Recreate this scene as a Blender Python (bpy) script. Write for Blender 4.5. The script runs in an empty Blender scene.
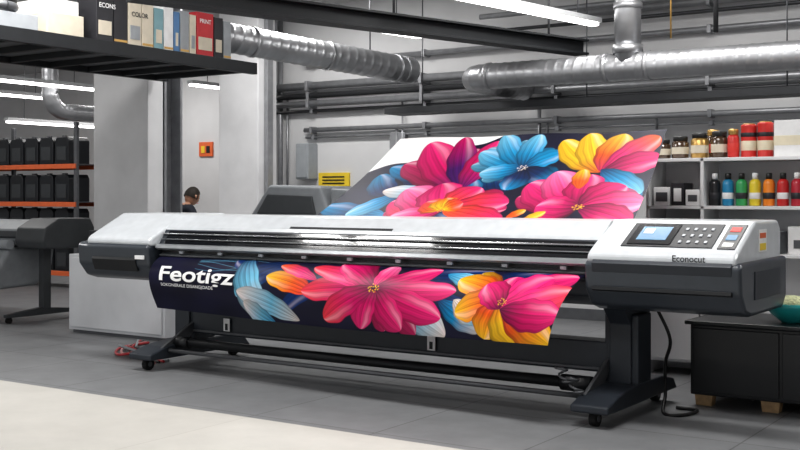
import bpy, bmesh, math, random
import numpy as np
from mathutils import Vector, Matrix
random.seed(4)
scene=bpy.context.scene
COL=scene.collection
try:
    scene.view_settings.view_transform='Standard'
    scene.view_settings.look='None'
    scene.view_settings.look='Medium High Contrast'
except Exception: pass

# ---------------------------------------------------------------- materials
def mat(name,c,rough=.5,metal=0,var=.06,scale=12,bump=0,emit=0,coat=0,trans=0):
    m=bpy.data.materials.new(name); m.use_nodes=True
    nt=m.node_tree; b=nt.nodes['Principled BSDF']
    tc=nt.nodes.new('ShaderNodeTexCoord'); n=nt.nodes.new('ShaderNodeTexNoise')
    n.inputs['Scale'].default_value=scale; n.inputs['Detail'].default_value=4
    nt.links.new(tc.outputs['Object'],n.inputs['Vector'])
    r=nt.nodes.new('ShaderNodeValToRGB')
    lo=[max(0,x*(1-var)) for x in c]; hi=[min(1,x*(1+var)) for x in c]
    r.color_ramp.elements[0].position=.3; r.color_ramp.elements[1].position=.7
    r.color_ramp.elements[0].color=(*lo,1); r.color_ramp.elements[1].color=(*hi,1)
    nt.links.new(n.outputs['Fac'],r.inputs['Fac']); nt.links.new(r.outputs['Color'],b.inputs['Base Color'])
    b.inputs['Roughness'].default_value=rough; b.inputs['Metallic'].default_value=metal
    if coat: b.inputs['Coat Weight'].default_value=coat
    if trans: b.inputs['Transmission Weight'].default_value=trans
    if bump:
        bp=nt.nodes.new('ShaderNodeBump'); bp.inputs['Strength'].default_value=bump; bp.inputs['Distance'].default_value=.01
        nt.links.new(n.outputs['Fac'],bp.inputs['Height']); nt.links.new(bp.outputs['Normal'],b.inputs['Normal'])
    if emit:
        b.inputs['Emission Color'].default_value=(*c,1); b.inputs['Emission Strength'].default_value=emit
    return m
M={}
def mm(k,*a,**kw): M[k]=mat(k,*a,**kw)
mm('wall_paint',(.645,.645,.65),.8,scale=2,var=.05,bump=.1)
mm('ceiling_paint',(.55,.55,.55),.9,scale=2)
mm('column_paint',(.70,.70,.71),.7,scale=3,bump=.15)
mm('steel_dark',(.025,.027,.030),.5,.3)
mm('steel_grey',(.15,.155,.165),.45,.5)
mm('galv',(.44,.445,.46),.36,.8,var=.12,scale=3)
mm('pipe_grey',(.34,.345,.36),.4,.5,var=.1)
mm('pipe_dark',(.06,.062,.066),.45,.4)
mm('printer_white',(.56,.585,.61),.30,coat=.3)
mm('printer_silver',(.42,.44,.46),.3,.6,var=.08)
mm('printer_slate',(.040,.048,.060),.36,coat=.3)
mm('printer_frame',(.030,.036,.046),.42)
mm('black_glass',(.012,.013,.016),.12,coat=.6)
mm('black_plastic',(.015,.016,.018),.4)
mm('rubber',(.012,.012,.012),.7)
mm('alu',(.62,.63,.64),.25,.9,var=.05)
mm('paper_white',(.8,.8,.8),.7)
mm('text_white',(.9,.9,.9),.6)
mm('screen_blue',(.08,.20,.34),.2,emit=.2)
mm('button_grey',(.35,.37,.4),.4)
mm('label_yellow',(.85,.62,.05),.5)
mm('label_red',(.65,.05,.04),.5)
mm('orange_paint',(.70,.15,.05),.5)
mm('white_box',(.66,.67,.69),.5,scale=3)
mm('shelf_white',(.73,.73,.74),.5,scale=3)
mm('cabinet_black',(.018,.019,.021),.4,coat=.1,scale=3)
mm('wood',(.48,.32,.17),.6,var=.2,scale=20)
mm('cable_black',(.012,.012,.013),.5)
mm('cable_red',(.50,.05,.06),.5)
mm('cable_pink',(.6,.3,.3),.5)
mm('lamp',(1,.985,.97),.5,emit=6)
mm('lamp_body',(.55,.56,.57),.4)
mm('canister',(.016,.018,.022),.35)
mm('canister_label',(.045,.05,.055),.5)
mm('jar_glass',(.09,.055,.035),.15,coat=.5)
mm('jar_lid',(.03,.03,.03),.4)
mm('can_red',(.60,.045,.04),.35)
mm('can_cream',(.75,.68,.52),.5)
mm('gold',(.55,.35,.12),.35,.6)
mm('turquoise',(.03,.42,.42),.3,coat=.4)
mm('pellets',(.55,.58,.35),.8,var=.35,scale=60,bump=.8)
mm('cream',(.66,.60,.49),.7)
mm('box_black',(.03,.03,.035),.5)
mm('box_blue',(.10,.22,.42),.5)
mm('box_teal',(.22,.38,.42),.5)
mm('box_red',(.55,.04,.05),.5)
mm('box_grey',(.34,.36,.38),.6)
mm('skin',(.38,.21,.14),.55)
mm('hair',(.02,.014,.01),.7)
mm('shirt_navy',(.015,.018,.028),.8)
mm('trousers',(.06,.07,.10),.85)
mm('machine_grey',(.27,.285,.30),.45)
mm('machine_dark',(.06,.065,.07),.45)

def floor_mat(name,c,js,jc,var=.1):
    m=bpy.data.materials.new(name); m.use_nodes=True; nt=m.node_tree; b=nt.nodes['Principled BSDF']
    tc=nt.nodes.new('ShaderNodeTexCoord')
    br=nt.nodes.new('ShaderNodeTexBrick'); br.offset=0
    br.inputs['Scale'].default_value=1; br.inputs['Brick Width'].default_value=js; br.inputs['Row Height'].default_value=js
    br.inputs['Mortar Size'].default_value=.005
    br.inputs['Color1'].default_value=(*c,1); br.inputs['Color2'].default_value=(*[x*.94 for x in c],1)
    br.inputs['Mortar'].default_value=(*jc,1)
    nt.links.new(tc.outputs['Object'],br.inputs['Vector'])
    n=nt.nodes.new('ShaderNodeTexNoise'); n.inputs['Scale'].default_value=3.2; n.inputs['Detail'].default_value=10
    n.inputs['Roughness'].default_value=.65
    nt.links.new(tc.outputs['Object'],n.inputs['Vector'])
    r=nt.nodes.new('ShaderNodeMapRange'); r.inputs['From Min'].default_value=.3; r.inputs['From Max'].default_value=.7
    r.inputs['To Min'].default_value=1-var; r.inputs['To Max'].default_value=1+var
    nt.links.new(n.outputs['Fac'],r.inputs['Value'])
    mx=nt.nodes.new('ShaderNodeVectorMath'); mx.operation='SCALE'
    nt.links.new(br.outputs['Color'],mx.inputs[0]); nt.links.new(r.outputs['Result'],mx.inputs['Scale'])
    nt.links.new(mx.outputs[0],b.inputs['Base Color'])
    b.inputs['Roughness'].default_value=.5
    return m
M['floor_grey']=floor_mat('floor_grey',(.205,.21,.218),.9,(.11,.11,.115),.12)
M['floor_beige']=floor_mat('floor_beige',(.53,.515,.48),3.0,(.45,.435,.40),.06)

# ---------------------------------------------------------------- helpers
def group(name):
    e=bpy.data.objects.new(name,None); e.empty_display_size=.2; COL.objects.link(e); return e
def link(o,parent,m=None,smooth=False):
    COL.objects.link(o)
    if m is not None: o.data.materials.append(M[m] if isinstance(m,str) else m)
    if smooth:
        for p in o.data.polygons: p.use_smooth=True
    if parent is not None: o.parent=parent
    return o
def from_bm(name,bm,parent,m,smooth=False):
    bmesh.ops.recalc_face_normals(bm,faces=bm.faces)
    me=bpy.data.meshes.new(name); bm.to_mesh(me); bm.free()
    return link(bpy.data.objects.new(name,me),parent,m,smooth)
def bev(bm,w,seg=2,ang=30):
    es=[e for e in bm.edges if len(e.link_faces)==2 and e.calc_face_angle(0)>math.radians(ang)]
    if w>0 and es: bmesh.ops.bevel(bm,geom=es,offset=w,segments=seg,affect='EDGES',profile=.5,clamp_overlap=True)
def box(name,x0,x1,y0,y1,z0,z1,m,parent=None,bw=.004,rot=0):
    bm=bmesh.new()
    bmesh.ops.create_cube(bm,size=1)
    cx,cy,cz=(x0+x1)/2,(y0+y1)/2,(z0+z1)/2
    for v in bm.verts: v.co=Vector((v.co.x*(x1-x0),v.co.y*(y1-y0),v.co.z*(z1-z0)))
    bev(bm,bw)
    if rot: bmesh.ops.rotate(bm,verts=bm.verts,cent=(0,0,0),matrix=Matrix.Rotation(rot,3,'Z'))
    for v in bm.verts: v.co+=Vector((cx,cy,cz))
    return from_bm(name,bm,parent,m)
def prism(name,prof,a0,a1,m,parent=None,bw=.01,axis='X',seg=3,ang=20):
    """extrude a closed profile. axis X: prof=(y,z); Y: prof=(x,z); Z: prof=(x,y)"""
    bm=bmesh.new()
    def P(p,a):
        return {'X':(a,p[0],p[1]),'Y':(p[0],a,p[1]),'Z':(p[0],p[1],a)}[axis]
    A=[bm.verts.new(P(p,a0)) for p in prof]; B=[bm.verts.new(P(p,a1)) for p in prof]
    bm.faces.new(A); bm.faces.new(B[::-1])
    n=len(prof)
    for i in range(n): bm.faces.new((A[i],A[(i+1)%n],B[(i+1)%n],B[i]))
    bmesh.ops.recalc_face_normals(bm,faces=bm.faces)
    bev(bm,bw,seg,ang)
    return from_bm(name,bm,parent,m)
def sweep(name,pts,rad,m,parent=None,seg=20,cap=True,step=None,ridge=0,pitch=.1):
    pts=[Vector(p) for p in pts]
    P=[pts[0]];L=[0]
    for a,b in zip(pts[:-1],pts[1:]):
        d=(b-a).length; k=max(1,int(math.ceil(d/step))) if step else 1
        for i in range(1,k+1):
            P.append(a.lerp(b,i/k)); L.append(L[-1]+d/k)
    T=[]
    for i in range(len(P)):
        a=P[max(0,i-1)]; b=P[min(len(P)-1,i+1)]; T.append((b-a).normalized())
    up=Vector((0,0,1)) if abs(T[0].z)<.9 else Vector((1,0,0))
    N=(up-T[0]*up.dot(T[0])).normalized()
    bm=bmesh.new(); rings=[]
    for i,p in enumerate(P):
        N=(N-T[i]*N.dot(T[i])).normalized(); B=T[i].cross(N)
        ring=[]
        for j in range(seg):
            a=2*math.pi*j/seg
            r=rad(L[i]/L[-1]) if callable(rad) else rad
            if ridge:
                ph=((L[i]/pitch)+j/seg)%1.0
                r+=ridge*max(0,1-abs(ph-.5)*5)
            ring.append(bm.verts.new(p+N*math.cos(a)*r+B*math.sin(a)*r))
        rings.append(ring)
    for a,b in zip(rings[:-1],rings[1:]):
        for j in range(seg): bm.faces.new((a[j],a[(j+1)%seg],b[(j+1)%seg],b[j]))
    if cap: bm.faces.new(rings[0]); bm.faces.new(rings[-1][::-1])
    o=from_bm(name,bm,parent,m)
    for p in o.data.polygons:
        if len(p.vertices)==4: p.use_smooth=True
    return o
def cyl(name,p0,p1,r,m,parent=None,seg=24):
    return sweep(name,[p0,p1],r,m,parent,seg)
def lathe(name,prof,c,m,parent=None,seg=24):
    bm=bmesh.new(); rings=[]
    for r,z in prof:
        rings.append([bm.verts.new((c[0]+r*math.cos(2*math.pi*j/seg),c[1]+r*math.sin(2*math.pi*j/seg),c[2]+z)) for j in range(seg)])
    for a,b in zip(rings[:-1],rings[1:]):
        for j in range(seg): bm.faces.new((a[j],a[(j+1)%seg],b[(j+1)%seg],b[j]))
    bm.faces.new(rings[0][::-1]); bm.faces.new(rings[-1])
    o=from_bm(name,bm,parent,m)
    for p in o.data.polygons:
        if len(p.vertices)==4: p.use_smooth=True
    return o
def arc(c,r,a0,a1,n,plane='XZ'):
    out=[]
    for i in range(n+1):
        a=math.radians(a0+(a1-a0)*i/n); u,v=r*math.cos(a),r*math.sin(a)
        out.append({'XZ':(c[0]+u,c[1],c[2]+v),'YZ':(c[0],c[1]+u,c[2]+v),'XY':(c[0]+u,c[1]+v,c[2])}[plane])
    return out
def spline(pts,n=8):
    P=[Vector(p) for p in pts]; P=[P[0]*2-P[1]]+P+[P[-1]*2-P[-2]]
    out=[]
    for i in range(1,len(P)-2):
        for k in range(n):
            t=k/n; a,b,c,d=P[i-1],P[i],P[i+1],P[i+2]
            out.append(.5*((2*b)+(c-a)*t+(2*a-5*b+4*c-d)*t*t+(-a+3*b-3*c+d)*t**3))
    out.append(P[-2]); return out
def text_mesh(s,size,bold=0,shear=0):
    cu=bpy.data.curves.new('t','FONT'); cu.body=s; cu.size=size; cu.offset=bold; cu.shear=shear
    o=bpy.data.objects.new('t',cu); COL.objects.link(o)
    dg=bpy.context.evaluated_depsgraph_get(); me=bpy.data.meshes.new_from_object(o.evaluated_get(dg))
    bpy.data.objects.remove(o); bpy.data.curves.remove(cu); return me
def text_on(name,s,size,org,ux,uy,m,parent,bold=0):
    me=text_mesh(s,size,bold); ux=Vector(ux).normalized(); uy=Vector(uy).normalized(); org=Vector(org)
    for v in me.vertices: v.co=org+ux*v.co.x+uy*v.co.y
    me.materials.clear()
    o=bpy.data.objects.new(name,me); return link(o,parent,m)

# ---------------------------------------------------------------- room shell
H=3.75
box('floor',-16,8,-.97,9,-.1,0,'floor_grey',bw=0)
box('floor_entrance',-16,8,-10,-.97,-.1,0,'floor_beige',bw=0)
box('ceiling',-16,8,-10,9,H,H+.1,'ceiling_paint',bw=0)
box('wall_back',-5.3,8,5,5.15,0,H,'wall_paint',bw=0)
box('wall_recess',-5.45,-5.3,5,8,0,H,'wall_paint',bw=0)
box('wall_back_recess',-16,-5.3,8,8.15,0,H,'wall_paint',bw=0)
box('wall_left',-16.15,-16,-10,8.15,0,H,'wall_paint',bw=0)
box('wall_right',8,8.15,-10,5.15,0,H,'wall_paint',bw=0)
box('baseboard_back',-5.3,8,4.97,5,0,.12,'steel_grey',bw=0)

g=group('structural_column')
box('shaft',-4.86,-4.03,2.0,2.22,0,H,'column_paint',g,.01)
box('shaft_core',-4.86,-4.20,2.22,2.50,0,H,'column_paint',g,.01)
prism('steel_channel',[(-4.20,2.23),(-4.02,2.23),(-4.02,2.26),(-4.16,2.26),(-4.16,2.46),(-4.02,2.46),(-4.02,2.49),(-4.20,2.49)],0,H,'pipe_grey',g,0,'Z')
g=group('structural_column')
box('shaft',-5.1,-4.45,4.2,4.55,0,H,'column_paint',g,.01)
box('cable_duct',-4.44,-4.38,4.3,4.40,0,H,'pipe_grey',g,.005)

# ---------------------------------------------------------------- printer
pr=group('wide_format_printer')
prism('top_cover',[(.85,.93),(.85,1.14),(.80,1.19),(.42,1.2),(.30,1.19),(.17,1.10),(.15,1.075),(.20,1.06),(.35,1.0)],-1.86,1.82,'printer_white',pr,.008)
prism('window_frame',[(.30,1.10),(.15,1.078),(.075,.965),(.30,.93)],-1.86,1.82,'printer_frame',pr,.004)
prism('window_glass',[(.150,1.068),(.144,1.070),(.074,.970),(.082,.968)],-1.80,1.78,'black_glass',pr,0)
cyl('upper_window_rail',(-1.84,.115,1.048),(1.80,.115,1.048),.006,'alu',pr,12)  # thin silver rod for an inner rail seen through the window
cyl('guide_rail',(-1.84,.088,1.008),(1.80,.088,1.008),.004,'alu',pr,12)
prism('front_rail',[(.10,.972),(.03,.968),(.02,.94),(.05,.925),(.12,.925)],-1.84,1.80,'printer_silver',pr,.005)
prism('media_slot',[(.30,.93),(.10,.93),(.10,.885),(.30,.885)],-1.84,1.80,'black_plastic',pr,0)
prism('platen',[(.40,.93),(.11,.905),(.065,.885),(.075,.875),(.30,.872)],-1.84,1.80,'printer_silver',pr,.002)
prism('lower_body',[(.85,.95),(.12,.862),(.095,.84),(.14,.74),(.30,.67),(.80,.67),(.86,.74)],-1.86,1.82,'printer_slate',pr,.012)
def plate(a,b,u0,u1,x0,x1,name,m,h,par=pr):
    a=Vector(a); b=Vector(b); n=Vector((-(b-a).y,(b-a).x)).normalized()
    p=a.lerp(b,u0); q=a.lerp(b,u1)
    return prism(name,[tuple(p-n*.004),tuple(q-n*.004),tuple(q+n*h),tuple(p+n*h)],x0,x1,m,par,.001)
plate((.17,1.10),(.30,1.19),.06,.20,-.62,.28,'lid_label','steel_dark',.003)
for i in range(9):
    box('pinch_lever_%d'%i,-1.6+i*.4,-1.56+i*.4,.04,.06,.90,.922,'button_grey',pr,.003)
cover=[(.88,.96),(.88,1.15),(.82,1.2),(.36,1.2),(.02,1.03),(-.02,1.0),(-.02,.955),(.2,.945)]
lower=[(.90,.98),(.0,.975),(-.035,.95),(-.02,.80),(.06,.70),(.16,.67),(.82,.67),(.90,.74)]
prism('left_end_cover',cover,-2.58,-1.85,'printer_white',pr,.02)
prism('left_end_housing',lower,-2.68,-1.86,'printer_slate',pr,.02)
prism('left_end_cheek',[(.88,.96),(.85,1.10),(.40,1.12),(.05,.99),(0,.95)],-2.66,-2.57,'printer_slate',pr,.02)
prism('left_end_vent',[(-.03,.86),(-.04,.84),(-.005,.75),(.01,.76)],-2.5,-2.0,'black_plastic',pr,.002)
prism('right_end_cover',cover,1.80,2.68,'printer_white',pr,.02)
prism('right_end_housing',lower,1.79,2.71,'printer_slate',pr,.02)
prism('right_front_lip',[(-.02,.975),(-.045,.955),(-.03,.90),(0,.90)],1.84,2.66,'printer_frame',pr,.004)
prism('right_lower_groove',[(-.035,.82),(-.04,.80),(-.02,.79),(0,.81)],1.84,2.66,'black_plastic',pr,.002)
def slope(u0,u1,x0,x1,name,m,h): return plate((0.02,1.03),(.36,1.2),u0,u1,x0,x1,name,m,h)
slope(.12,.86,1.98,2.52,'control_panel','steel_dark',.006)
slope(.18,.82,2.01,2.27,'display_bezel','black_glass',.010)
slope(.30,.72,2.05,2.23,'display_screen','screen_blue',.0115)
slope(.50,.66,2.07,2.13,'display_icon','paper_white',.0125)
for i in range(4):
    for j in range(3):
        slope(.24+j*.2,.31+j*.2,2.31+i*.05,2.328+i*.05,'button_%d_%d'%(i,j),'button_grey',.010)
slope(.10,.86,2.55,2.65,'ink_label','black_plastic',.006)
slope(.62,.76,2.57,2.63,'ink_label_red','label_red',.008)
slope(.36,.52,2.57,2.63,'ink_label_blue','screen_blue',.008)
slope(.16,.28,2.57,2.63,'ink_label_white','paper_white',.008)
text_on('nameplate','Econocut',.05,(2.32,-.0235,.977),(1,0,0),(0,0,1),'black_plastic',pr,.0008)
box('side_label',2.678,2.684,.40,.56,1.02,1.15,'paper_white',pr,.001)
box('side_label_yellow',2.680,2.686,.42,.54,1.03,1.07,'label_yellow',pr,.001)
box('side_label_orange',2.680,2.686,.42,.54,1.10,1.13,'orange_paint',pr,.001)
box('side_panel_recess',2.708,2.715,.22,.74,.76,.92,'printer_frame',pr,.003)
box('housing_warning_label',1.786,1.79,.10,.2,.82,.9,'paper_white',pr,.001)
box('front_sticker',-2.0,-1.9,-.040,-.030,.85,.88,'paper_white',pr,.001)
for nm,x in (('left',-1.86),('right',1.86)):
    prism(nm+'_leg',[(.34,.14),(.66,.14),(.62,.30),(.62,.56),(.72,.68),(.22,.68),(.34,.56)],x-.07,x+.07,'printer_frame',pr,.008)
    box(nm+'_leg_cover',x-.11,x+.11,.36,.58,.14,.62,'printer_frame',pr,.012)
    prism(nm+'_foot',[(-.12,.085),(-.12,.13),(.05,.175),(.25,.2),(.75,.2),(.95,.16),(1.02,.085)],x-.12,x+.12,'printer_frame',pr,.012)
    for k,y in enumerate((-.03,.93)):
        cyl('%s_caster_%d'%(nm,k),(x-.022,y,.045),(x+.022,y,.045),.045,'rubber',pr)
        cyl('%s_caster_hub_%d'%(nm,k),(x-.026,y,.045),(x+.026,y,.045),.02,'steel_grey',pr)
        box('%s_caster_fork_%d'%(nm,k),x-.035,x+.035,y-.02,y+.035,.07,.095,'steel_dark',pr,.004)
box('cross_beam',-1.78,1.78,.36,.54,.25,.44,'printer_frame',pr,.008)
box('cross_beam_lip',-1.78,1.78,.345,.36,.265,.28,'steel_grey',pr,.002)
cyl('take_up_tube',(-1.76,.18,.20),(1.76,.18,.20),.032,'steel_dark',pr)
cyl('tension_bar',(-1.76,.08,.145),(1.76,.08,.145),.016,'steel_grey',pr,16)
cyl('rear_tie_bar',(-1.76,.55,.15),(1.76,.55,.15),.02,'steel_dark',pr,16)
cyl('take_up_core_left',(-1.75,.18,.20),(-1.62,.18,.20),.045,'black_plastic',pr)
cyl('take_up_core_right',(1.55,.18,.20),(1.75,.18,.20),.05,'black_plastic',pr)
for i,x in enumerate((-1.42,.46)):
    box('beam_tag_%d'%i,x,x+.065,.340,.346,.29,.39,'paper_white',pr,.002)
    box('beam_tag_mark_%d'%i,x+.02,x+.045,.337,.341,.30,.35,'steel_dark',pr,.001)
for nm,x in (('left',-1.77),('right',1.77)):
    prism(nm+'_take_up_arm',[(.02,.12),(.26,.16),(.40,.30),(.40,.36),(.22,.27),(.08,.2),(.02,.17)],x-.012,x+.012,'steel_grey',pr,.003)
cp=[]
for i in range(120):
    a=i/120*2*math.pi*6; cp.append((1.60+.0012*i+.03*math.cos(a),.02+.03*math.sin(a),.30-.0009*i+.025*math.sin(a*.33)))
sweep('drive_coil',cp,.007,'steel_grey',pr,8)
for nm,x in (('left',-.45),('right',1.55)):
    sweep('rear_support_'+nm,spline([(x,.80,1.0),(x,1.15,1.35),(x,1.50,1.765)],4),.014,'steel_dark',pr,10)
    box('rear_support_foot_'+nm,x-.03,x+.03,.78,.88,.85,1.05,'steel_dark',pr)
cyl('rear_support_bar',(-.52,1.515,1.778),(1.70,1.515,1.778),.014,'steel_dark',pr,12)

# ---------------------------------------------------------------- printed artwork (vertex-painted procedurally)
CH="0123456789abcdefghijklmnopqrstuvwxyzABCDEFGHIJKLMNOPQRSTUVWXYZ"
ART="hw2Pm8bHs0aRhU85tI7Cm55Rtx61nd47EL7jLEbeJU7yQ7amJe4iOA5oLI7rPo9ABy6CrU7sBy6Cs04bBy6Cve3bBy6CCo3eBy6CIk3PBy6CLx6vBy6CKO9wBy6CG7aWBy6CALb7By6CvCamRi74L64XRi74Mk8KRi74QibaRi74U7blRi74XKbeRi8aRf4fRi8aV94iRi8aYf62Ri8aY18wRi8aOA5o4H98gF5y5Mavi18Aai5ejn3XcZ492a63bJ9h7q43fUbL6hePiz9F8L9IjDaf97jLjDafdYkWjDafjIjXpZeiidhOpZeik9l5pZeipwkMpZeiu6hkpZeiv0b8pZeipP9OpZeikqdnAqdqtljwAqdqwykTAqdqBpkAAqdqG9jIAqdqHgfOAee0Ge97A26oscbbA26ouHdzA26ozjd1A26oEbaDA26oHb7kA26oGt3tA26ov36lyOa9y5e3jK5FbG7ajK5FbTa6jK5FgcbkjK5FmearjK5Frn7hjK5Fsf37jK5FdM3zjK5Fgy7ejK5FiI8cjK5Flw7eux3awA5qsw3Ru65L"
vals=[(CH.index(ART[i])*62+CH.index(ART[i+1])-200)/1000 for i in range(0,len(ART),2)]
Q=[vals[i:i+4] for i in range(0,len(vals),4)]
FQ,BQ=Q[:31],Q[31:]
def c(r,g,b):
    return np.array([((x/255+.055)/1.055)**2.4 if x/255>.04045 else x/255/12.92 for x in (r,g,b)])
Mg=c(208,6,104);DP=c(105,0,66);Pk=c(242,42,128);LP=c(252,125,178);Or=c(250,100,25);Ye=c(255,200,40);Co=c(250,66,80)
Cy=c(10,150,205);LB=c(125,200,232);DB=c(5,45,100);Cr=c(235,220,212);Pu=c(78,8,110);Nv=c(20,20,46);De=c(40,0,40)
def petal(img,px,py,q,w,c0,c1,c2,bend=0,vein=.42,k=1.0):
    bx,by,tx,ty=q
    dx,dy=tx-bx,ty-by; L=math.hypot(dx,dy); ux,uy=dx/L,dy/L
    a=((px-bx)*ux+(py-by)*uy)/L; b=(-(px-bx)*uy+(py-by)*ux)
    b=b-bend*w*np.sin(np.clip(a,0,1)*math.pi)
    ac=np.clip(a,1e-4,1-1e-4)
    prof=2.15*w*ac**.75*(1-ac)**.56+1e-5
    prof=prof*(1+.05*np.sin(ac*21+w*90))
    e=np.abs(b)/prof
    mask=np.clip((1-e)*prof/.004,0,1)*((a>0)&(a<1))
    t=ac[...,None]
    col=np.where(t<.45,c0+(c1-c0)*(t/.45),c1+(c2-c1)*((t-.45)/.55))
    bn=b/prof
    v=(np.sin(bn*15+np.sin(ac*4)*1.1*bn)*.5+.5)**1.5
    v2=(np.sin(bn*37+ac*3)*.5+.5)
    sh=1-vein*(1-ac*.75)*v-.14*v2
    sh*=1-.45*np.exp(-(bn/.05)**2)*(1-ac*.5)
    sh*=1-.65*np.clip((e-.90)/.10,0,1)
    sh*=1-.38*np.clip(bn+.1,0,1)
    hl=np.clip(np.cos(bn*2.6+1.3),0,1)**6*np.clip(ac*1.6-.6,0,1)*.34
    col=col*sh[...,None]; col=col+(np.array([1,.85,.9])-col)*hl[...,None]
    img[:]=img*(1-mask[...,None])+col*mask[...,None]
def under(img,px,py,q,w,c0,c1,c2,rot=.32,sc=.82):
    bx,by,tx,ty=q; dx,dy=tx-bx,ty-by
    x=dx*math.cos(rot)-dy*math.sin(rot); y=dx*math.sin(rot)+dy*math.cos(rot)
    petal(img,px,py,(bx,by,bx+x*sc,by+y*sc),w*.9,c0*.5,c1*.52,c2*.62,bend=-.1)
def disc(img,px,py,x,y,r,col,rx=1.3):
    d=np.hypot((px-x)/rx,py-y); m=np.clip((r-d)/.006,0,1)[...,None]; img[:]=img*(1-m)+col*m
def sheet(name,nu,nv,surf,img,parent,m):
    u,v=np.meshgrid(np.linspace(0,1,nu),np.linspace(0,1,nv))
    X,Y,Z=surf(u,v)
    co=np.stack([X,Y,Z],-1).reshape(-1,3)
    idx=np.arange(nu*nv).reshape(nv,nu)
    f=np.stack([idx[:-1,:-1],idx[:-1,1:],idx[1:,1:],idx[1:,:-1]],-1).reshape(-1,4)
    me=bpy.data.meshes.new(name); me.vertices.add(len(co)); me.vertices.foreach_set('co',co.ravel())
    me.loops.add(f.size); me.loops.foreach_set('vertex_index',f.ravel().astype(np.int32))
    me.polygons.add(len(f)); me.polygons.foreach_set('loop_start',np.arange(0,f.size,4,dtype=np.int32))
    me.polygons.foreach_set('loop_total',np.full(len(f),4,dtype=np.int32))
    me.update(calc_edges=True); me.validate()
    at=me.color_attributes.new('ink','FLOAT_COLOR','POINT')
    rgba=np.ones((len(co),4),dtype=np.float32); rgba[:,:3]=np.clip(img.reshape(-1,3),0,1); at.data.foreach_set('color',rgba.ravel())
    me.polygons.foreach_set('use_smooth',np.ones(len(f),dtype=bool))
    return link(bpy.data.objects.new(name,me),parent,m)
im=bpy.data.materials.new('printed_ink'); im.use_nodes=True
nt=im.node_tree; b=nt.nodes['Principled BSDF']; at=nt.nodes.new('ShaderNodeAttribute'); at.attribute_name='ink'
nt.links.new(at.outputs['Color'],b.inputs['Base Color']); b.inputs['Roughness'].default_value=.40
b.inputs['Specular IOR Level'].default_value=.25
M['ink']=im

nu,nv=1201,200
px,py=np.meshgrid(np.linspace(0,3.5,nu),np.linspace(0,.5,nv))
img=np.zeros((nv,nu,3))+Nv
img*= (1+.3*np.sin(px*9+py*14)*np.sin(px*5-py*11))[...,None]
for k in range(6):
    yy=.03+.017*k+.035*np.sin(px*(4+.5*k)+k*.8); msk=np.clip(1-np.abs(py-yy)/.0035,0,1)*((px>.45)&(px<1.15)); img=img*(1-.45*msk[...,None])+LB*.45*msk[...,None]
FS=[ (.13,DB,LB,Cr),(.085,Cr,LB,Cr),(.085,Co,Or,Ye),(.05,Mg,Pk,Or),(.10,DB,LB,Cr),(.075,DB,Cy,Cr),(.06,Cy,LB,LB),(.07,Cr,Cr,LB),
 (.10,DP,Mg,Co),(.07,Mg,Pk,Co),(.09,DP,Mg,Pk),(.08,Mg,Pk,LP),(.09,DP,Mg,Pk),(.085,DP,Mg,Pk),(.10,DP,Mg,Pk),(.095,De,Mg,Pk),(.10,DP,Mg,Pk),(.11,DP,Mg,Co),
 (.085,Co,Or,Ye),(.10,Or,Or,Ye),(.11,Co,Or,Ye),(.12,Or,Ye,Ye),(.11,Co,Or,Ye),
 (.11,DP,Mg,Pk),(.15,Mg,Pk,Pk),(.11,Mg,Pk,Co),(.10,DP,Mg,Pk),(.09,DP,Mg,Pk)]
FW=1.12
for q in ((1.9,.05,1.35,.42),(2.3,.1,2.9,.02),(2.5,.2,3.1,.40),(2.9,.1,3.35,.0),(3.2,.3,3.5,.46),(1.1,.2,.8,.02)):
    petal(img,px,py,q,.09,Nv,DB,DB*1.5,bend=.2)
petal(img,px,py,(1.30,.02,.90,.34),.13,DB,DB,LB,bend=.25)
for q,s in list(zip(FQ[:8],FS[:8])): petal(img,px,py,q,s[0]*FW,*s[1:],bend=.15)
petal(img,px,py,(1.30,.52,.98,.38),.08,Cy,LB,Cr,bend=-.2)
for q,s in list(zip(FQ[8:18],FS[8:18])): under(img,px,py,q,s[0]*FW,*s[1:])
for q,s in list(zip(FQ[8:18],FS[8:18])): petal(img,px,py,q,s[0]*FW,*s[1:],bend=.12)
for q,s in list(zip(FQ[18:23],FS[18:23])): under(img,px,py,q,s[0]*FW,*s[1:])
x0,y0=FQ[18][0],FQ[18][1]
petal(img,px,py,(x0+.02,y0,3.49,.05),.13,DP,Mg,Pk,bend=-.1)
petal(img,px,py,(x0+.02,y0,3.5,.36),.12,Co,Co,Or,bend=.1)
for q,s in list(zip(FQ[18:28],FS[18:28])): petal(img,px,py,q,s[0]*FW*1.1,*s[1:],bend=.12)
cx,cy=FQ[8][0],FQ[8][1]
disc(img,px,py,cx,cy,.028,De)
for k in range(26):
    a=k*2.4; r=.012+.025*((k*7)%10)/10; disc(img,px,py,cx+1.3*r*math.cos(a),cy+r*math.sin(a),.006,Ye if k%3 else Or)
for k in range(16):
    a=k*2.4; r=.01+.018*((k*7)%10)/10; disc(img,px,py,x0+1.3*r*math.cos(a),y0+.02+r*math.sin(a),.005,Ye)
def fsurf(U,V):
    # media leaves the platen, bulges outward like loose roll stock (most at the left) and hangs down
    xb=-1.79+3.45*U; xt=-1.80+3.57*U
    X=xt+(xb-xt)*V; yb=.0-.25*U+.015*np.sin(U*9)
    Vc=np.clip(V,0,1)
    bulge=.015+.085*(1-np.clip(U,0,1))**1.3
    Y=.06+(yb-.06)*np.sin(Vc*math.pi/2)**.9-bulge*np.sin(Vc**.85*math.pi); Z=.875-.395*np.abs(V)**1.32-.02*V*np.sin(U*3.1)
    return X,Y,Z
fb=group('printed_floral_banner')
sheet('print_sheet',nu,nv,fsurf,img,fb,'ink')
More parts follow.
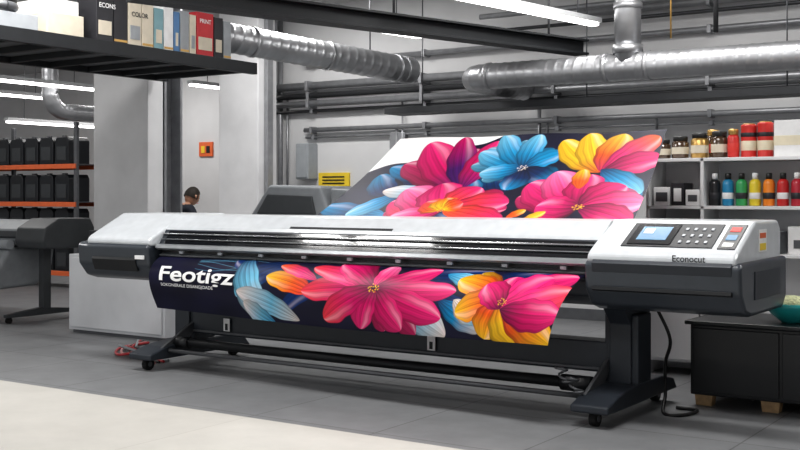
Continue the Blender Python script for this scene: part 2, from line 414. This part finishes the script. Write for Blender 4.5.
def warp_text(name,s,size,u0,v0,bold,stretch=1.0,vs=1.0,cuts=2,shear=0):
    me=text_mesh(s,size,bold,shear); bm=bmesh.new(); bm.from_mesh(me)
    bmesh.ops.triangulate(bm,faces=bm.faces)
    for _ in range(cuts): bmesh.ops.subdivide_edges(bm,edges=bm.edges,cuts=1)
    for v in bm.verts:
        U=(u0+v.co.x*stretch)/3.5; V=(v0-v.co.y*vs)/.5
        X,Y,Z=fsurf(np.array(U),np.array(V)); v.co=Vector((float(X),float(Y)-.008,float(Z)+.005))
    bm.normal_update(); bm.to_mesh(me); bm.free(); me.materials.clear()
    return link(bpy.data.objects.new(name,me),fb,'text_white')
warp_text('headline_text','Feotigz',.19,.10,.265,.0036,1.40,cuts=3)
warp_text('tagline_text','SOKONERALE DISANGJOADE',.036,.13,.315,.0004,1.15)

nu,nv=641,288
px,py=np.meshgrid(np.linspace(0,2.45,nu),np.linspace(0,1.1,nv))
img=np.zeros((nv,nu,3))+Nv
img*= (1+.3*np.sin(px*7+py*9)*np.sin(px*5-py*8))[...,None]
W=np.clip((py-(.66+.42*px+.03*np.sin(px*12)))/.008,0,1)
Wm=W[...,None]
img=img*(1-Wm)+c(236,234,234)*Wm
BS=[(.13,Cy,DB,Cy),(.12,DB,Cy,LB),(.11,Nv,DB,Cy),(.11,DB,LB,Cr),
 (.19,Pu,Mg,Pk),(.14,Pu,Pu,Mg),(.16,Pu,Mg,Pk),
 (.12,DB,Cy,LB),(.12,DB,Cy,LB),(.13,DB,Cy,LB),(.12,DB,Cy,Cy),(.12,Nv,DB,Cy),(.13,Nv,DB,Cy),(.11,DB,Cy,LB),
 (.14,Or,Ye,Ye),(.15,Or,Ye,Ye),(.16,Mg,Or,Ye),(.15,Mg,Pk,Or),(.15,DP,Mg,Pk),(.12,DB,Cy,LB),
 (.20,DP,Mg,Pk),(.18,DP,Pk,LP),(.17,DP,Mg,Pk),(.19,DP,Mg,Pk),(.18,Mg,Pk,LP),(.15,DP,Mg,Pk),(.19,DP,Mg,Pk),(.08,Or,Or,Ye),
 (.19,Or,Co,Pk),(.19,Co,Pk,LP),(.20,Co,Pk,Mg),(.19,Or,Co,Pk),(.18,Mg,Co,Pk),(.14,Or,Co,Pk),(.14,Mg,Pk,LP),(.12,Ye,Or,Co),(.12,Ye,Ye,Or),(.12,Ye,Or,Co),
 (.05,Or,Ye,Ye),(.05,Or,Or,Ye)]
for q in ((.5,.3,.15,.62),(.75,.45,.32,.78),(1.4,.3,1.15,.75),(1.9,.35,2.3,.55),(1.2,.2,1.05,.55),(2.1,.5,2.42,.30),(.9,.2,1.2,.02)):
    petal(img,px,py,q,.13,Nv,DB,Cy*.8,bend=.2)
def flower(i0,i1,und=True):
    if und:
        for q,s in zip(BQ[i0:i1],BS[i0:i1]): under(img,px,py,q,s[0],*s[1:],sc=.90)
    for q,s in zip(BQ[i0:i1],BS[i0:i1]): petal(img,px,py,q,s[0],*s[1:],bend=.10)
flower(0,4,False); flower(4,7); flower(7,14); flower(14,20,False); flower(20,28); flower(28,38); flower(38,40,False)
for q,cc in ((BQ[28],Ye),(BQ[20],Ye),(BQ[7],Cr)):
    for k in range(18):
        a=k*2.4; r=.01+.03*((k*7)%10)/10; disc(img,px,py,q[0]+1.2*r*math.cos(a),q[1]+r*math.sin(a),.007,cc)
def bsurf(U,V):
    bx=-.745+2.58*U; tx=-.54+2.27*U
    X=bx+(tx-bx)*V; s=.03*np.sin(V*math.pi)
    return X,.6+.9*V+s*.6,1.17+.64*V-s*.9+.006*np.sin(U*14)*V
fb2=group('printed_floral_banner')
sheet('print_sheet',nu,nv,bsurf,img,fb2,'ink')

# ---------------------------------------------------------------- right side : shelving and contents
sh=group('storage_shelving')
X0,X1=1.38,4.3
box('back_panel',X0,X1,2.36,2.38,.0,1.62,'shelf_white',sh,.002)
for i,z in enumerate((.10,.50,.90,1.245,1.60)):
    box('shelf_board_%d'%i,X0,X1,2.0,2.38,z,z+.025,'shelf_white',sh,.003)
for i,x in enumerate((X0,1.80,2.95,X1-.025)):
    box('upright_%d'%i,x,x+.025,2.0,2.38,0,1.625,'shelf_white',sh,.003)
box('cupboard_door',1.41,1.79,1.985,2.0,.12,.885,'shelf_white',sh,.004)
def jar(x,y,z,r,h,m,lid,nm):
    g=group(nm)
    lathe('body',[(r*.92,0),(r,.01),(r,h*.70),(r*.8,h*.80)],(x,y,z),m,g)
    lathe('lid',[(r*.86,h*.80),(r*.88,h*.97),(r*.8,h)],(x,y,z),lid,g)
    lathe('label',[(r+.0005,h*.2),(r+.0015,h*.21),(r+.0015,h*.50),(r+.0005,h*.51)],(x,y,z),'cream' if lid!='gold' else 'label_red',g)
zt=1.626
for i,(x,r,h,m) in enumerate(((1.47,.052,.15,'jar_glass'),(1.60,.064,.17,'jar_glass'),(1.75,.066,.19,'gold'),(1.90,.062,.20,'jar_glass'))):
    jar(x,2.14,zt,r,h,m,'jar_lid','ink_jar')
jar(1.80,2.30,zt,.05,.22,'jar_glass','gold','ink_jar')
jar(2.01,2.12,zt,.042,.21,'can_red','gold','ink_jar')
for k,x in enumerate((2.115,2.235)):
    g=group('paint_can')
    r=.056; hh=.24+.012*k
    lathe('body',[(r,0),(r*1.03,.006),(r,.012),(r,hh-.015),(r*1.04,hh-.006),(r*.9,hh)],(x,2.15,zt),'can_red',g)
    lathe('label',[(r+.001,.05),(r+.002,.051),(r+.002,.12),(r+.001,.121)],(x,2.15,zt),'can_cream',g)
    lathe('lid',[(r*.8,hh),(r*.8,hh+.008)],(x,2.15,zt),'gold',g)
    lathe('label_band',[(r+.001,.15),(r+.002,.151),(r+.002,.18),(r+.001,.181)],(x,2.15,zt),'box_black',g)
g=group('cardboard_carton'); box('carton',2.32,2.57,2.06,2.28,zt,zt+.26,'paper_white',g); box('carton_band',2.319,2.571,2.058,2.282,zt+.08,zt+.15,'can_cream',g,.001)
g=group('cardboard_carton'); box('carton',2.66,2.92,2.06,2.28,zt,zt+.2,'box_black',g); box('carton_label',2.70,2.88,2.055,2.06,zt+.05,zt+.15,'can_cream',g,.001)
cols=[(.02,.02,.022),(.03,.25,.45),(.05,.35,.12),(.75,.6,.05),(.8,.25,.03),(.55,.03,.03),(.45,.03,.05),(.85,.3,.05),(.6,.6,.62),(.03,.2,.4),(.5,.05,.3),(.7,.05,.05),(.8,.65,.1),(.1,.4,.15)]
zs=1.271
for i,cc in enumerate(cols):
    key='ink_col_%d'%i; mm(key,cc,.3,coat=.3)
    x=1.878+i*.099; g=group('ink_bottle')
    lathe('body',[(.040,0),(.042,.006),(.042,.16),(.036,.182),(.02,.195)],(x,2.10,zs),key,g,16)
    lathe('cap',[(.022,.195),(.022,.235),(.016,.24)],(x,2.10,zs),'jar_lid' if i%3 else 'paper_white',g,16)
    lathe('label',[(.0424,.05),(.0432,.051),(.0432,.095),(.0424,.096)],(x,2.10,zs),'paper_white' if i%2 else 'box_black',g,16)
for i,(x,w,h,m) in enumerate(((1.42,.13,.14,'paper_white'),(1.56,.10,.17,'box_black'),(1.67,.11,.12,'paper_white'))):
    g=group('storage_box'); box('carton',x,x+w,2.05,2.25,zs,zs+h,m,g); box('label',x+.02,x+w-.02,2.046,2.05,zs+.03,zs+h-.04,'paper_white' if m!='paper_white' else 'steel_grey',g,.001)
for i,(x,w,h,m) in enumerate(((1.45,.22,.2,'white_box'),(1.86,.25,.22,'white_box'),(2.16,.2,.16,'box_grey'),(2.42,.22,.2,'paper_white'))):
    g=group('storage_box'); box('carton',x,x+w,2.05,2.27,.926,.926+h,m,g); box('label',x+.04,x+w-.04,2.046,2.05,.97,1.03,'steel_grey',g,.001)
cb=group('black_cabinet')
box('carcass',2.10,3.25,.92,1.55,.07,.52,'cabinet_black',cb,.008)
box('worktop',2.07,3.28,.89,1.58,.52,.545,'cabinet_black',cb,.006)
box('door_left',2.12,2.66,.908,.925,.09,.50,'cabinet_black',cb,.004)
box('door_right',2.68,3.22,.908,.925,.09,.50,'cabinet_black',cb,.004)
for i,(x,y) in enumerate(((2.18,.98),(2.60,.98),(3.1,.98),(2.18,1.48),(2.60,1.48),(3.1,1.48))):
    prism('foot_%d'%i,[(x-.05,0),(x+.05,0),(x+.06,.07),(x-.06,.07)],y-.04,y+.04,'wood',cb,.003,'Y')
bw=group('bowl_of_pellets')
lathe('bowl',[(.06,0),(.07,.012),(.12,.05),(.16,.10),(.165,.125),(.155,.125),(.15,.105)],(2.68,1.13,.546),'turquoise',bw,36)
lathe('pellet_heap',[(.15,.105),(.13,.135),(.08,.16),(.03,.17)],(2.68,1.13,.546),'pellets',bw,36)
cg=group('power_cable')
sweep('cable',spline([(1.98,.62,.66),(2.06,.66,.45),(2.0,.74,.28),(2.03,.66,.10),(2.08,.50,.012),(2.2,.52,.012),(2.22,.70,.012),(2.08,.72,.012)],10),.011,'cable_black',cg,8)
cg=group('cable_bundle')
for k in range(5):
    o=k*.05
    sweep('cable_%d'%k,spline([(-2.95-o,1.0+o*.3,.013),(-2.9+o,.62,.013+.006*k),(-2.55,.3+o,.02),(-2.35-o,.5-o,.05+.012*k),(-2.15,.22+o*.6,.02),(-2.0,.12+o,.013)],10),.011,('cable_red','cable_pink','cable_black','cable_red','box_grey')[k],cg,8)

# ---------------------------------------------------------------- left side
wb=group('white_storage_cabinet')
box('carcass',-4.26,-2.93,1.18,1.85,.03,.77,'white_box',wb,.006)
box('plinth',-4.22,-2.97,1.2,1.83,0,.03,'steel_grey',wb,.002)
box('drawer_front',-4.23,-2.96,1.165,1.18,.06,.74,'white_box',wb,.004)
tb=group('tool_organizer')
box('tray',-4.2,-3.5,1.3,1.7,.772,.86,'machine_dark',tb,.01)
for i in range(4): box('compartment_%d'%i,-4.16+i*.17,-4.03+i*.17,1.34,1.66,.86,1.0-.03*(i%2),'steel_grey' if i%2 else 'box_black',tb,.01)
pl=group('plotter')
prism('body',[(1.6,.80),(1.55,.86),(1.57,.98),(1.72,1.07),(2.1,1.07),(2.15,.95),(2.1,.80)],-8.6,-5.25,'machine_grey',pl,.015)
prism('front_slot',[(1.545,.88),(1.535,.90),(1.545,.96),(1.56,.96)],-8.5,-5.45,'machine_dark',pl,.002)
prism('end_housing',[(1.5,.78),(1.47,.86),(1.5,1.0),(1.68,1.1),(2.1,1.1),(2.18,.95),(2.1,.78)],-5.5,-5.02,'machine_dark',pl,.02)
prism('paper_basket',[(1.35,.34),(1.25,.50),(1.45,.78),(2.05,.78),(2.0,.5),(1.8,.36)],-8.4,-5.55,'machine_grey',pl,.04)
cyl('media_roll',(-8.4,1.42,.82),(-5.5,1.42,.82),.05,'box_grey',pl)
for i,x in enumerate((-5.35,-8.2)):
    box('leg_%d'%i,x-.04,x+.04,1.7,1.8,.12,.80,'machine_dark',pl)
    prism('foot_%d'%i,[(1.25,.06),(1.25,.09),(1.7,.14),(2.2,.09),(2.2,.06)],x-.035,x+.035,'machine_dark',pl,.004)
    for k,y in enumerate((1.29,2.15)): cyl('caster_%d_%d'%(i,k),(x-.02,y,.032),(x+.02,y,.032),.032,'rubber',pl)
st=group('office_stool')
sx,sy=-5.45,.78
for k in range(5):
    a=k*2*math.pi/5+.3; ex,ey=sx+.30*math.cos(a),sy+.30*math.sin(a)
    sweep('base_arm_%d'%k,[(sx,sy,.13),(sx+.15*math.cos(a),sy+.15*math.sin(a),.12),(ex,ey,.085)],lambda t:.024-.008*t,'black_plastic',st,10)
    cyl('caster_%d'%k,(ex-.02,ey,.03),(ex+.02,ey,.03),.03,'rubber',st,16)
    cyl('caster_stem_%d'%k,(ex,ey,.03),(ex,ey,.09),.01,'steel_dark',st,8)
cyl('gas_lift',(sx,sy,.11),(sx,sy,.40),.025,'steel_dark',st)
lathe('seat',[(.12,0),(.19,.01),(.2,.04),(.18,.07),(.05,.075)],(sx,sy,.40),'black_plastic',st,28)

rk=group('storage_rack')
RX0,RX1=-12.6,-8.15
for i,x in enumerate((RX1-.06,-10.3,RX0)):
    for k,y in enumerate((4.5,5.0)): box('post_%d_%d'%(i,k),x,x+.06,y,y+.05,0,2.4,'steel_grey',rk)
for i,z in enumerate((.25,.75,1.25,1.80)):
    box('beam_front_%d'%i,RX0,RX1,4.47,4.5,z-.07,z,'orange_paint',rk)
    box('beam_back_%d'%i,RX0,RX1,5.05,5.08,z-.07,z,'orange_paint',rk)
    box('deck_%d'%i,RX0,RX1,4.5,5.05,z-.01,z,'steel_grey',rk,.001)
cn=group('ink_canisters')
for z in (.25,.75,1.25,1.80):
    x=RX0+.1; k=0
    while x<RX1-.4:
        prism('canister_%d_%d'%(int(z*10),k),[(x,z),(x+.31,z),(x+.31,z+.34),(x+.27,z+.40),(x+.04,z+.40),(x,z+.34)],4.56,4.95,'canister',cn,.012,'Y')
        box('canister_label_%d_%d'%(int(z*10),k),x+.05,x+.26,4.555,4.56,z+.06,z+.26,'canister_label',cn,.001)
        box('canister_cap_%d_%d'%(int(z*10),k),x+.12,x+.18,4.6,4.66,z+.40,z+.42,'steel_grey',cn,.002)
        x+=.345; k+=1

cm=group('cutting_machine')
prism('hood',[(-3.55,.95),(-3.5,1.15),(-3.25,1.46),(-2.55,1.44),(-2.45,1.2),(-2.45,.95)],3.0,3.7,'machine_grey',cm,.03,'Y')
prism('hood_slot',[(-3.40,1.15),(-3.25,1.36),(-2.65,1.34),(-2.6,1.15)],2.975,3.01,'machine_dark',cm,.01,'Y')
prism('table_wing',[(-2.45,1.0),(-2.45,1.42),(-1.75,1.38),(-1.70,1.0)],3.05,3.7,'machine_grey',cm,.02,'Y')
box('wing_panel',-2.35,-1.85,3.03,3.06,1.08,1.30,'steel_grey',cm)
box('pedestal',-3.4,-1.8,3.1,3.6,0,1.0,'machine_grey',cm,.01)
cyl('handle',(-3.3,2.96,1.1),(-2.7,2.96,1.1),.015,'alu',cm)

sg=group('yellow_sign'); box('plate',-4.12,-3.64,4.97,5.0,1.46,1.63,'label_yellow',sg)
for i in range(3): box('line_%d'%i,-4.05,-3.71,4.962,4.97,1.49+i*.04,1.505+i*.04,'steel_dark',sg,.001)
sg=group('safety_sign'); box('plate',-9.12,-8.80,7.97,8.0,2.02,2.27,'orange_paint',sg); box('pictogram',-9.06,-8.98,7.96,7.97,2.08,2.20,'label_yellow',sg,.01); box('pictogram_2',-8.94,-8.86,7.96,7.97,2.08,2.20,'steel_dark',sg,.01)
eb=group('electrical_cabinet'); box('case',-4.35,-4.15,4.8,5.0,1.55,2.0,'box_grey',eb,.01); box('door',-4.335,-4.165,4.79,4.80,1.57,1.98,'box_grey',eb,.004)

# ---------------------------------------------------------------- pipes on the wall
pp=group('wall_pipes')
for i,(z,r,y,m,x0) in enumerate(((2.72,.05,4.85,'pipe_grey',-5.2),(2.60,.035,4.86,'pipe_dark',-5.2),(2.50,.04,4.86,'pipe_grey',-5.2),(2.41,.02,4.92,'pipe_dark',-5.2),(2.17,.03,4.92,'pipe_grey',-4.3),(2.08,.015,4.95,'pipe_grey',-4.3),(3.02,.03,4.9,'pipe_grey',-4.3),(3.3,.045,4.88,'pipe_grey',-.5))):
    cyl('pipe_%d'%i,(x0,y,z),(7.9,y,z),r,m,pp,16)
    for k in range(7):
        x=-4.2+k*1.7
        if x>x0: box('clamp_%d_%d'%(i,k),x,x+.04,y-r-.01,5.0,z-r-.012,z+r+.012,'pipe_grey',pp,.002)
for i,(x,z0,z1,r) in enumerate(((-4.72,.2,3.7,.035),(-4.6,1.2,2.6,.015),(-2.9,1.0,2.17,.02),(-2.82,1.0,2.5,.012),(-1.0,1.2,2.4,.02),(.35,1.2,2.17,.015),(-.9,1.2,2.2,.012))):
    cyl('conduit_%d'%i,(x,4.94,z0),(x,4.94,z1),r,'pipe_grey',pp,12)
box('junction_box',-3.0,-2.78,4.93,5.0,1.9,2.1,'pipe_grey',pp)
tr=group('cable_tray')
box('tray',-2.6,7.5,4.25,4.6,2.265,2.285,'pipe_dark',tr,.002)
box('tray_lip',-2.6,7.5,4.24,4.26,2.265,2.335,'pipe_dark',tr,.002)
box('tray_lip_back',-2.6,7.5,4.59,4.61,2.265,2.335,'pipe_dark',tr,.002)
for i in range(5): cyl('hanger_%d'%i,(-2.2+i*2,4.42,2.28),(-2.2+i*2,4.42,H),.007,'steel_grey',tr,8)

d=group('spiral_duct')
dA=Vector((-3.22,1.30,2.96)); dB=Vector((-2.36,4.25,2.76)); dv=(dB-dA).normalized()
sweep('duct',[dA,dB],.145,'galv',d,32,True,.0125,.006,.11)
sweep('duct_end',[dB,dB+dv*.10,dB+dv*.16,dB+dv*.20],lambda t:.152 if t<.5 else .152*math.sqrt(max(.02,1-((t-.5)/.55)**2)),'galv',d,32,True,.02)
for i,t in enumerate((.36,.66,.97)):
    q=dA.lerp(dB,t); cyl('collar_%d'%i,q-dv*.02,q+dv*.02,.156,'galv',d,32)
for i,t in enumerate((.45,.85)):
    q=dA.lerp(dB,t); cyl('hanger_%d'%i,(q.x,q.y,q.z+.14),(q.x,q.y,H),.008,'steel_grey',d,8)
d=group('spiral_duct')
path=[(-1.12,4.80,2.52)]+arc((-.82,3.80,2.52),.30,180,270,14,'XY')+[(7.5,3.5,2.52)]
sweep('duct',path,.125,'galv',d,32,True,.0125,.005,.10)
cyl('riser',(.62,3.5,2.52),(.62,3.5,H),.12,'galv',d,32)
cyl('riser_collar',(.62,3.5,2.64),(.62,3.5,2.72),.138,'galv',d,32)
cyl('riser_collar_2',(.62,3.5,3.05),(.62,3.5,3.10),.132,'galv',d,32)
for i,x in enumerate((-.82,.42,.82,2.2)): cyl('collar_%d'%i,(x-.02,3.5,2.52),(x+.02,3.5,2.52),.135,'galv',d,32)
d=group('ventilation_duct')
sweep('duct',[(-7.85,3.8,H),(-7.85,3.8,2.75)]+arc((-7.85,4.05,2.75),.25,180,270,8,'YZ')+[(-7.85,5.3,2.5)],.11,'galv',d,24,True,.03,.006,.1)
d=group('ceiling_conduit')
cyl('conduit_drop',(1.1,3.3,H),(1.1,3.3,2.72),.008,'gold',d,8)
sweep('conduit_bend',[(1.25,3.2,3.35),(1.45,3.2,3.35)]+arc((1.45,3.2,3.27),.08,90,0,6)+[(1.53,3.2,2.72)],.022,'pipe_dark',d,10)
cyl('conduit_straight',(-1.5,4.5,3.3),(7,4.5,3.3),.03,'pipe_grey',d,12)
cyl('conduit_straight_2',(-1.5,4.6,3.15),(7,4.6,3.15),.02,'pipe_dark',d,12)

bmg=group('ceiling_beam')
p0=Vector((-1.42,-.60,0)); p1=Vector((-.06,4.0,0)); dr=(p1-p0); L=dr.length; ang=math.atan2(dr.y,dr.x); mid=(p0+p1)/2
box('web',mid.x-L/2,mid.x+L/2,mid.y-.02,mid.y+.02,2.74,2.86,'steel_dark',bmg,.002,rot=ang)
box('flange_bottom',mid.x-L/2,mid.x+L/2,mid.y-.09,mid.y+.09,2.725,2.745,'steel_dark',bmg,.002,rot=ang)
box('flange_top',mid.x-L/2,mid.x+L/2,mid.y-.09,mid.y+.09,2.855,2.875,'steel_dark',bmg,.002,rot=ang)
for i,t in enumerate((.15,.5,.9)):
    q=p0.lerp(p1,t); cyl('hanger_%d'%i,(q.x,q.y,2.87),(q.x,q.y,H),.012,'steel_grey',bmg,8)

def strip(x0,y0,x1,y1,z):
    g=group('strip_light'); a=Vector((x0,y0,0)); b=Vector((x1,y1,0)); d=b-a; L=d.length; an=math.atan2(d.y,d.x); m=(a+b)/2
    box('housing',m.x-L/2,m.x+L/2,m.y-.06,m.y+.06,z+.02,z+.07,'lamp_body',g,.004,rot=an)
    box('tube',m.x-L/2+.03,m.x+L/2-.03,m.y-.045,m.y+.045,z-.012,z+.021,'lamp',g,.01,rot=an)
    for t in (.15,.85):
        q=a.lerp(b,t); cyl('hanger',(q.x,q.y,z+.07),(q.x,q.y,H),.006,'steel_grey',g,8)
strip(-.25,1.8,.12,3.95,3.0)
strip(-1.95,.9,-1.55,3.4,2.95)
strip(-7.5,1.8,-7.5,4.3,2.8)
strip(-9.2,2.4,-9.2,5.0,2.8)
strip(-10.3,4.9,-10.3,7.2,2.5)
strip(-6.6,5.2,-6.6,7.6,2.9)

os_=group('overhead_shelf')
box('deck',-3.9,-2.70,-1.2,2.15,2.585,2.61,'steel_grey',os_,.002)
box('edge_beam',-2.72,-2.66,-1.2,2.15,2.53,2.64,'steel_dark',os_,.003)
box('edge_beam_far',-3.94,-3.88,-1.2,2.15,2.53,2.64,'steel_dark',os_,.003)
for i in range(8): box('joist_%d'%i,-3.9,-2.7,-1.1+i*.44,-1.05+i*.44,2.535,2.585,'steel_dark',os_,.002)
for i,(x,y) in enumerate(((-3.85,-1.0),(-3.85,1.7),(-2.75,-1.1))): cyl('hanger_%d'%i,(x,y,2.6),(x,y,H),.012,'steel_grey',os_,8)
bb=group('binder_boxes')
items=[(.22,.40,.46,'box_black'),(.41,.56,.44,'box_black'),(.57,.72,.42,'cream'),(.73,.86,.45,'cream'),(.87,.98,.40,'box_teal'),(.99,1.10,.43,'paper_white'),(1.11,1.18,.40,'box_blue'),(1.19,1.30,.42,'box_grey'),(1.31,1.39,.40,'cream'),(1.40,1.62,.44,'box_red'),(1.63,1.75,.42,'box_black'),(1.76,1.86,.40,'box_grey')]
for i,(y0_,y1_,h,m) in enumerate(items):
    box('box_%d'%i,-2.98,-2.74,y0_,y1_,2.611,2.61+h,m,bb,.004)
    if i%2==0 or i in (9,): box('spine_label_%d'%i,-2.742,-2.736,y0_+.02,y1_-.02,2.70,2.82,'cream' if m!='cream' else 'box_grey',bb,.001)
    else: box('spine_band_%d'%i,-2.742,-2.738,y0_+.002,y1_-.002,2.66,2.68,'gold',bb,.001)
lab=('ECONS','COLOR','PRINT')
for i,(y,z) in enumerate(((.24,2.93),(.60,2.90),(1.43,2.95))):
    text_on('box_text_%d'%i,lab[i],.055,(-2.733,y,z),(0,1,0),(0,0,1),'text_white' if i!=1 else 'box_black',bb,.001)
cs=group('carton_stack')
box('carton',-3.3,-2.78,-.25,.12,2.611,2.83,'cream',cs); box('carton_2',-3.3,-2.8,-.95,-.32,2.611,2.78,'box_grey',cs); box('carton_3',-3.25,-2.82,-.2,.1,2.83,2.95,'paper_white',cs)
sweep('hose_coil',arc((-2.97,-.62,2.83),.16,0,360,30,'XY'),.035,'steel_grey',cs,12,False)
sweep('hose_coil_2',arc((-2.99,-.60,2.89),.15,0,360,30,'XY'),.033,'steel_dark',cs,12,False)

# ---------------------------------------------------------------- person behind, leaning over work (faces away)
pg=group('person')
bx,by=0.0,0.0
vs=[(0,0,.88,.13),(0,-.03,1.0,.125),(0,-.10,1.14,.14),(0,-.15,1.22,.12),(0,-.20,1.285,.055),(0,-.23,1.32,.05)]
ed=[(i,i+1) for i in range(5)]
def chain(start,pts):
    k=start
    for p in pts: vs.append(p); ed.append((k,len(vs)-1)); k=len(vs)-1
    return k
hand=[]
for s in (-1,1):
    chain(0,[(s*.10,0,.80,.095),(s*.115,-.03,.46,.062),(s*.12,.02,.10,.042),(s*.125,-.10,.045,.042),(s*.13,-.17,.035,.032)])
    k=chain(3,[(s*.17,-.14,1.24,.065),(s*.23,-.22,.99,.046),(s*.17,-.43,.95,.033),(s*.155,-.50,.94,.030)])
    hand.append((s,Vector((s*.15,-.53,.94))))
def skin(name,vs,ed,sub,parent,mats,matf,root=0):
    me=bpy.data.meshes.new(name); me.from_pydata([(v[0]+bx,v[1]+by,v[2]) for v in vs],ed,[]); o=bpy.data.objects.new(name,me); COL.objects.link(o)
    md=o.modifiers.new('s','SKIN'); sl=me.skin_vertices[0].data
    for i,v in enumerate(vs): sl[i].radius=(v[3],v[3]*.85)
    sl[root].use_root=True; md.use_smooth_shade=True
    ss=o.modifiers.new('u','SUBSURF'); ss.levels=sub; ss.render_levels=sub
    dg=bpy.context.evaluated_depsgraph_get(); m2=bpy.data.meshes.new_from_object(o.evaluated_get(dg)); bpy.data.objects.remove(o)
    m2.materials.clear()
    for m in mats: m2.materials.append(M[m])
    for p in m2.polygons: p.material_index=matf(p.center); p.use_smooth=True
    o=bpy.data.objects.new(name,m2); COL.objects.link(o); o.parent=parent; return o
def bmf(c):
    z=c.z; yy=c.y-by
    if z>1.29: return 2
    if yy<-.44: return 2
    if z<.09: return 3
    if z<.86 : return 1
    return 0
skin('body',vs,ed,2,pg,['shirt_navy','trousers','skin','rubber'],bmf)
for s,hp in hand:
    hv=[(hp.x,hp.y+.06,hp.z,.026),(hp.x,hp.y,hp.z,.034),(hp.x,hp.y-.03,hp.z,.034)]; he=[(0,1),(1,2)]
    for f,(o,l) in enumerate(((-.03,.065),(-.01,.075),(.01,.07),(.03,.055))):
        n=len(hv); hv+= [(hp.x+o,hp.y-.04,hp.z,.010),(hp.x+o*1.1,hp.y-.04-l*.5,hp.z-.006,.009),(hp.x+o*1.15,hp.y-.04-l,hp.z-.03,.007)]; he+=[(2,n),(n,n+1),(n+1,n+2)]
    n=len(hv); hv+=[(hp.x-s*.04,hp.y-.01,hp.z-.01,.011),(hp.x-s*.06,hp.y-.045,hp.z-.02,.009)]; he+=[(1,n),(n,n+1)]
    skin('hand_%s'%('r' if s>0 else 'l'),hv,he,1,pg,['skin'],lambda c:0)
bm=bmesh.new(); bmesh.ops.create_uvsphere(bm,u_segments=32,v_segments=24,radius=1)
hc=Vector((bx,by-.27,1.385))
for v in bm.verts:
    x,y,z=v.co; w=.078*(1-.18*max(0,-z)); 
    nose=.018*math.exp(-((x/.16)**2+((z+.1)/.22)**2)) if y<0 else 0
    eye=-.008*(math.exp(-(((abs(x)-.38)/.18)**2+((z-.08)/.14)**2)) if y<0 else 0)
    v.co=Vector((x*w,y*.095-nose-eye*1,z*.115))
bmesh.ops.rotate(bm,verts=bm.verts,cent=(0,0,0),matrix=Matrix.Rotation(math.radians(25),3,'X'))
for v in bm.verts: v.co+=hc
from_bm('head',bm,pg,'skin',True)
bm=bmesh.new(); bmesh.ops.create_uvsphere(bm,u_segments=32,v_segments=24,radius=1)
bmesh.ops.delete(bm,geom=[v for v in bm.verts if v.co.z<-.35 or (v.co.y<-.45 and v.co.z<.45)],context='VERTS')
for v in bm.verts: v.co=Vector((v.co.x*.087,v.co.y*.104+.004,v.co.z*.124+.004))
bmesh.ops.rotate(bm,verts=bm.verts,cent=(0,0,0),matrix=Matrix.Rotation(math.radians(25),3,'X'))
for v in bm.verts: v.co+=hc
from_bm('hair',bm,pg,'hair',True)
for s in (-1,1):
    lathe('ear',[(.004,-.025),(.016,-.012),(.018,.012),(.006,.026)],(hc.x+s*.08,hc.y,hc.z),'skin',pg,10)
    lathe('eye',[(.003,-.007),(.009,0),(.003,.007)],(hc.x+s*.03,hc.y-.082,hc.z-.02),'black_glass',pg,10)
box('mouth',hc.x-.022,hc.x+.022,hc.y-.078,hc.y-.066,hc.z-.085,hc.z-.078,'label_red',pg,.002)
pg.location=(-4.94,3.26,0); pg.rotation_euler=(0,0,math.radians(168)); pg.scale=(.96,.96,.96)
wt=group('work_table'); box('top',-5.75,-4.35,3.66,4.12,.83,.867,'white_box',wt)
for i,(x,y) in enumerate(((-5.7,3.71),(-4.4,3.71),(-5.7,4.07),(-4.4,4.07))): box('leg_%d'%i,x-.025,x+.025,y-.025,y+.025,0,.83,'steel_grey',wt)

# ---------------------------------------------------------------- lights / world / camera
def area(n,x,y,z,sx,sy,p,col=(1,.985,.965)):
    l=bpy.data.lights.new(n,'AREA'); l.shape='RECTANGLE'; l.size=sx; l.size_y=sy; l.energy=p; l.color=col
    o=bpy.data.objects.new(n,l); o.location=(x,y,z); COL.objects.link(o)
for i,(x,y,p) in enumerate(((-3,-3.5,48),(2.5,-3.5,48),(-2.0,-.8,82),(1.8,-.8,82),(-8,-3,55),(-8,1.5,58),(-3.2,3.2,68),(1.2,2.6,72),(4.8,1.5,50),(-9,6.3,60),(-13,2,52))):
    area('ceiling_fill_lamp_%d'%i,x,y,H-.03,1.6,.5,p)  # area lamps added under the ceiling to light the room, no fixtures modelled
w=bpy.data.worlds.new('World'); scene.world=w; w.use_nodes=True
w.node_tree.nodes['Background'].inputs['Color'].default_value=(.94,.96,1,1); w.node_tree.nodes['Background'].inputs['Strength'].default_value=.68
cam=bpy.data.cameras.new('camera'); co=bpy.data.objects.new('camera',cam); COL.objects.link(co)
cam.sensor_width=36; cam.lens=1100/800*36; cam.shift_y=-30/800; cam.clip_end=100
co.location=(4.5,-6,1.35)
co.rotation_euler=(math.radians(90),0,math.atan2(.558,.83))
scene.camera=co
